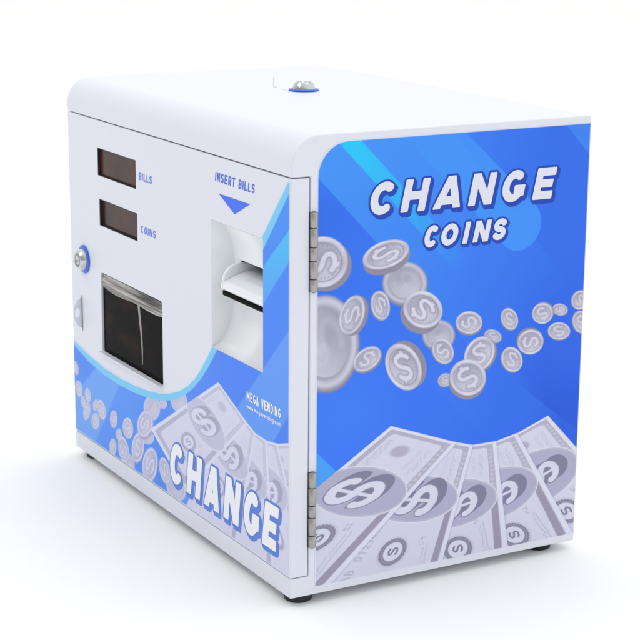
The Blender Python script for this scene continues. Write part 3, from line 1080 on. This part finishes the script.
# ------------------------------------------------------------------ displays and coin window
for hk in ('bills', 'coins'):
    x0, x1, z0, z1 = HOLES[hk]
    bm = bmesh.new()
    bm_box(bm, x0 + .2, x1 - .2, 3.2, 5.2, z0 + .2, z1 - .2)
    dw = from_bm("display_window", bm, [M['smoked']], door)
    # thin dark liner round the opening
    bm = bmesh.new()
    for bx in ((x0, x0 + .7, z0, z1), (x1 - .7, x1, z0, z1), (x0 + .7, x1 - .7, z1 - .7, z1), (x0 + .7, x1 - .7, z0, z0 + .5)):
        bm_box(bm, bx[0], bx[1], .35, 3.2, bx[2], bx[3])
    from_bm("window_liner", bm, [M['jamb']], door)

x0, x1, z0, z1 = HOLES['coin_window']
bm = bmesh.new()
bm_box(bm, x0 + .1, x1 - .1, 2.4, 5.0, z0 + .1, z1 - .1)
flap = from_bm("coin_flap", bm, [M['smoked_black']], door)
# rolled grey strip across the top of the flap, sagging a little to the right
bm = bmesh.new()
N_ = 40
rows = []
for i in range(N_ + 1):
    f = i / N_
    x = x0 + .6 + (x1 - x0 - 1.2) * f
    sag = 2.2 * math.sin(f * math.pi) + 1.2 * math.sin(f * 9)
    pr = [(2.3, z1 - 1.6), (1.7, z1 - 4.5 - .3 * sag), (.7, z1 - 7.0 - .5 * sag), (1.6, z1 - 9.0 - .5 * sag), (.9, z1 - 11.5 - sag * .8),
          (1.7, z1 - 14.4 - sag), (2.35, z1 - 15.4 - sag)]
    rows.append([bm.verts.new((x * MM, y * MM, z * MM)) for y, z in pr])
for ra, rb in zip(rows[:-1], rows[1:]):
    for k in range(len(ra) - 1):
        bm.faces.new((ra[k], rb[k], rb[k + 1], ra[k + 1])).smooth = True
from_bm("flap_strip", bm, [M['grey_strip']], door)
bm = bmesh.new()
pts = [(171.0, 194), (173.4, 182), (176.8, 165), (178.6, 150), (178.4, 134)]
ra = None
for i, (x, z) in enumerate(pts):
    w_ = (2.6, 2.3, 1.9, 1.6, .8)[i]
    rb = [bm.verts.new(((x + s * w_) * MM, y * MM, z * MM)) for s, y in ((-1, 2.3), (0, 1.9), (1, 2.3))]
    if ra:
        bm.faces.new((ra[0], rb[0], rb[1], ra[1]))
        bm.faces.new((ra[1], rb[1], rb[2], ra[2]))
    ra = rb
from_bm("flap_seam", bm, [M['seam_light']], door, True)
bm = bmesh.new()
bm_box(bm, x0 - .6, x1 + .4, -4.2, 2.3, z0 - 1.2, z0 + .7, .6)
from_bm("window_sill", bm, [M['paint']], door)

# ------------------------------------------------------------------ bill acceptor
x0, x1, z0, z1 = HOLES['acceptor']
bm = bmesh.new()
DEP = 22.0
tx0, tx1 = 353.5, 438.0
ztop, zbot = 271.0, 238.5
rows = []
N_ = 18
loopT = []
for i in range(N_ + 1):
    th = math.pi / 2 * i / N_
    y = DEP * math.sin(th)
    k = 1 - math.cos(th)
    loopT.append((y, z1 - (z1 - ztop) * k, z0 + (zbot - z0) * k, x0 + 1.5 * k, x1 - 1.5 * k))
tl = [bm.verts.new((l[3] * MM, l[0] * MM, l[1] * MM)) for l in loopT]
tr = [bm.verts.new((l[4] * MM, l[0] * MM, l[1] * MM)) for l in loopT]
bl = [bm.verts.new((l[3] * MM, l[0] * MM, l[2] * MM)) for l in loopT]
br = [bm.verts.new((l[4] * MM, l[0] * MM, l[2] * MM)) for l in loopT]
for i in range(N_):
    for q in ((tl[i], tr[i], tr[i + 1], tl[i + 1]), (bl[i], bl[i + 1], br[i + 1], br[i])):
        bm.faces.new(q).smooth = True
    bm.faces.new((tl[i], tl[i + 1], bl[i + 1], bl[i]))
    bm.faces.new((tr[i], br[i], br[i + 1], tr[i + 1]))
bm_box(bm, x0 + 1.4, tx0 + 1.5, DEP + .2, DEP + 2, zbot - .5, ztop + .5)
from_bm("acceptor_bezel", bm, [M['bezel']], door)
bm = bmesh.new()                                       # dark throat
y1_ = 70
A_ = [(x0 + 1.5, DEP, zbot), (x1 - 1.5, DEP, zbot), (x1 - 1.5, DEP, ztop), (x0 + 1.5, DEP, ztop)]
B_ = [(p[0], y1_, p[2]) for p in A_]
va = [bm.verts.new(Vector(p) * MM) for p in A_]
vb = [bm.verts.new(Vector(p) * MM) for p in B_]
for i in range(4):
    bm.faces.new((va[i], va[(i + 1) % 4], vb[(i + 1) % 4], vb[i]))
bm.faces.new(vb)
from_bm("bill_slot", bm, [M['jamb']], door)
# tray: plate with rounded front edge and a raised rounded cheek at each end
tx0, tx1 = 353.5, 438.0
tp = [(22, 260), (14, 257.6), (8, 255.2), (5.0, 253.9), (3.4, 252.4), (2.6, 250.0), (2.8, 247.2), (4.4, 245.4), (40, 245.4), (40, 263)]
tray = prism_x("bill_tray", tp, tx0 + 4, tx1 - 4, [M['tray']], door)
bevelled(tray, .7, 2, 40)
ck = [(3.6, 245.4), (2.4, 247.4), (2.2, 250.5)]
for i in range(10):
    th = math.radians(180 - 90 * i / 9)
    ck.append((20 + 17 * math.cos(th), 252 + 17 * math.sin(th)))
ck += [(40, 269), (40, 245.4)]
for cx0, cx1 in ((tx0, tx0 + 4.0), (tx1 - 4.0, tx1)):
    c_ = prism_x("tray_cheek", ck, cx0, cx1, [M['tray']], door)
    bevelled(c_, 1.6, 4, 30)
    c_.data.polygons.foreach_set("use_smooth", [True] * len(c_.data.polygons))
    c_.modifiers.new("wn", 'WEIGHTED_NORMAL')
bm = bmesh.new()
bm_box(bm, tx0 + .6, tx1 - .6, 3.8, 40, 240.4, 245.3, 1.2)
from_bm("tray_shadow_gap", bm, [M['black_gloss']], door)  # black block standing in for the shadow gap under the tray lip
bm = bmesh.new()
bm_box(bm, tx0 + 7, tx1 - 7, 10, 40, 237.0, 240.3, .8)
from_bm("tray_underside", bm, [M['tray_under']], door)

# ------------------------------------------------------------------ locks
def lock(center, axis, turn, label):
    bm = bmesh.new()
    bm_lathe(bm, center, axis, [(0, .3), (10, .3), (13.2, .3), (14.6, .4), (15.0, 1.0), (14.6, 1.7), (13.4, 2.0), (11.3, 2.0), (0, 2.0)])
    ring = from_bm("lock", bm, [M['blue_plastic']], root)
    ring["label"] = label
    bm = bmesh.new()
    bm_lathe(bm, center, axis, [(11.4, 2.0), (11.4, 3.2), (10.9, 4.2), (9.4, 8.0), (9.0, 8.3), (7.6, 8.4), (7.3, 7.9), (5.0, 7.8),
                                (4.8, 8.4), (3.7, 8.4), (3.6, 6.8), (0, 6.8)], mi=0)
    from_bm("lock_barrel", bm, [M['chrome']], ring, False)
    bm = bmesh.new()
    ax = Vector(axis).normalized()
    bm_lathe(bm, Vector(center), axis, [(7.2, 8.0), (5.1, 8.0)], mi=0)
    from_bm("keyway", bm, [M['chrome_dark']], ring, False)


lock((38.5, 0, 214.6), (0, -1, 0), 0, "round chrome lock with blue ring on the door")
lock((211.0, 165.0, H), (0, 0, 1), 0, "round chrome lock with blue ring on the top")
# faint grey marks on the top, left of the lock
bm = bmesh.new()
for (ax_, ay_), (bx_, by_), w_ in (((89.6, 195.8), (160, 158.5), .5), ((165, 156), (180.5, 151.4), .9), ((190.8, 152.6), (197, 151), .8)):
    dv = Vector((bx_ - ax_, by_ - ay_, 0)).normalized()
    nv = Vector((-dv.y, dv.x, 0)) * w_
    vv = [bm.verts.new(Vector((p[0], p[1], H + .15)) * MM + s * nv * MM) for p, s in (((ax_, ay_), 1), ((ax_, ay_), -1), ((bx_, by_), -1), ((bx_, by_), 1))]
    bm.faces.new(vv)
from_bm("top_marks", bm, [M['grey_mark']], cabinet)

# ------------------------------------------------------------------ padlock staple at the left edge of the door
bm = bmesh.new()
out_, N_ = [], 20
for i in range(N_ + 1):
    th = math.pi * i / N_
    out_.append((-9.2 * math.sin(th), 155 + 16.0 * math.cos(th)))
hole = [(-5.2 + 2.8 * math.cos(2 * math.pi * i / N_), 155 + 5.4 * math.sin(2 * math.pi * i / N_)) for i in range(N_)]
hx0, hx1 = 25.4, 27.6
for x in (hx0, hx1):
    o_ = [bm.verts.new((x * MM, y * MM, z * MM)) for y, z in out_]
    h_ = [bm.verts.new((x * MM, y * MM, z * MM)) for y, z in hole]
    es = [bm.edges.new((o_[i], o_[(i + 1) % len(o_)])) for i in range(len(o_))]
    es += [bm.edges.new((h_[i], h_[(i + 1) % N_])) for i in range(N_)]
    bmesh.ops.triangle_fill(bm, edges=es, use_beauty=True)
    if x == hx0:
        oa, ha = o_, h_
for i in range(len(oa)):
    j = (i + 1) % len(oa)
    bm.faces.new((oa[i], oa[j], o_[j], o_[i]))
for i in range(N_):
    j = (i + 1) % N_
    bm.faces.new((ha[i], ha[j], h_[j], h_[i]))
from_bm("padlock_staple", bm, [M['paint']], door)
bm = bmesh.new()
bm_box(bm, 27.7, 29.3, -.35, .5, 136, 174, .2)
from_bm("staple_slot", bm, [M['dark_seam']], door)

# ------------------------------------------------------------------ hinges
def hinge(zs, label):
    cx, cy, r = W + .6, 20.7, 3.5
    bm = bmesh.new()
    bm_lathe(bm, (cx, cy, zs[-1] - .4), (0, 0, 1), [(0, 0), (1.6, 0), (1.6, zs[0] - zs[-1] + .8), (0, zs[0] - zs[-1] + .8)], 20)
    bm_box(bm, W - 4, W + .25, 17.6, 20.5, zs[-1], zs[0])
    h_ = from_bm("hinge", bm, [M['chrome_dark']], root)
    h_["label"] = label
    for za, zb in zip(zs[:-1], zs[1:]):
        bm = bmesh.new()
        L = za - zb - .7
        bm_lathe(bm, (cx, cy, zb + .35), (0, 0, 1), [(0, 0), (r - .4, 0), (r, .4), (r, L - .4), (r - .4, L), (0, L)], 32)
        from_bm("knuckle", bm, [M['steel']], h_, False)


hinge([336.6, 323.2, 307.2, 295.4, 280.2, 269.1], "upper steel hinge of the door")
hinge([112.0, 98.0, 82.2, 71.3, 55.0, 44.0], "lower steel hinge of the door")

# ------------------------------------------------------------------ feet
for fx, fy in ((W - 19, 18), (W - 22, D - 26), (19, 18), (22, D - 26)):
    bm = bmesh.new()
    bm_lathe(bm, (fx, fy, -FOOT), (0, 0, 1), [(0, 0.02), (11.0, 0.02), (12.2, .8), (13.0, FOOT), (0, FOOT)], 40)
    from_bm("foot", bm, [M['black']], root)
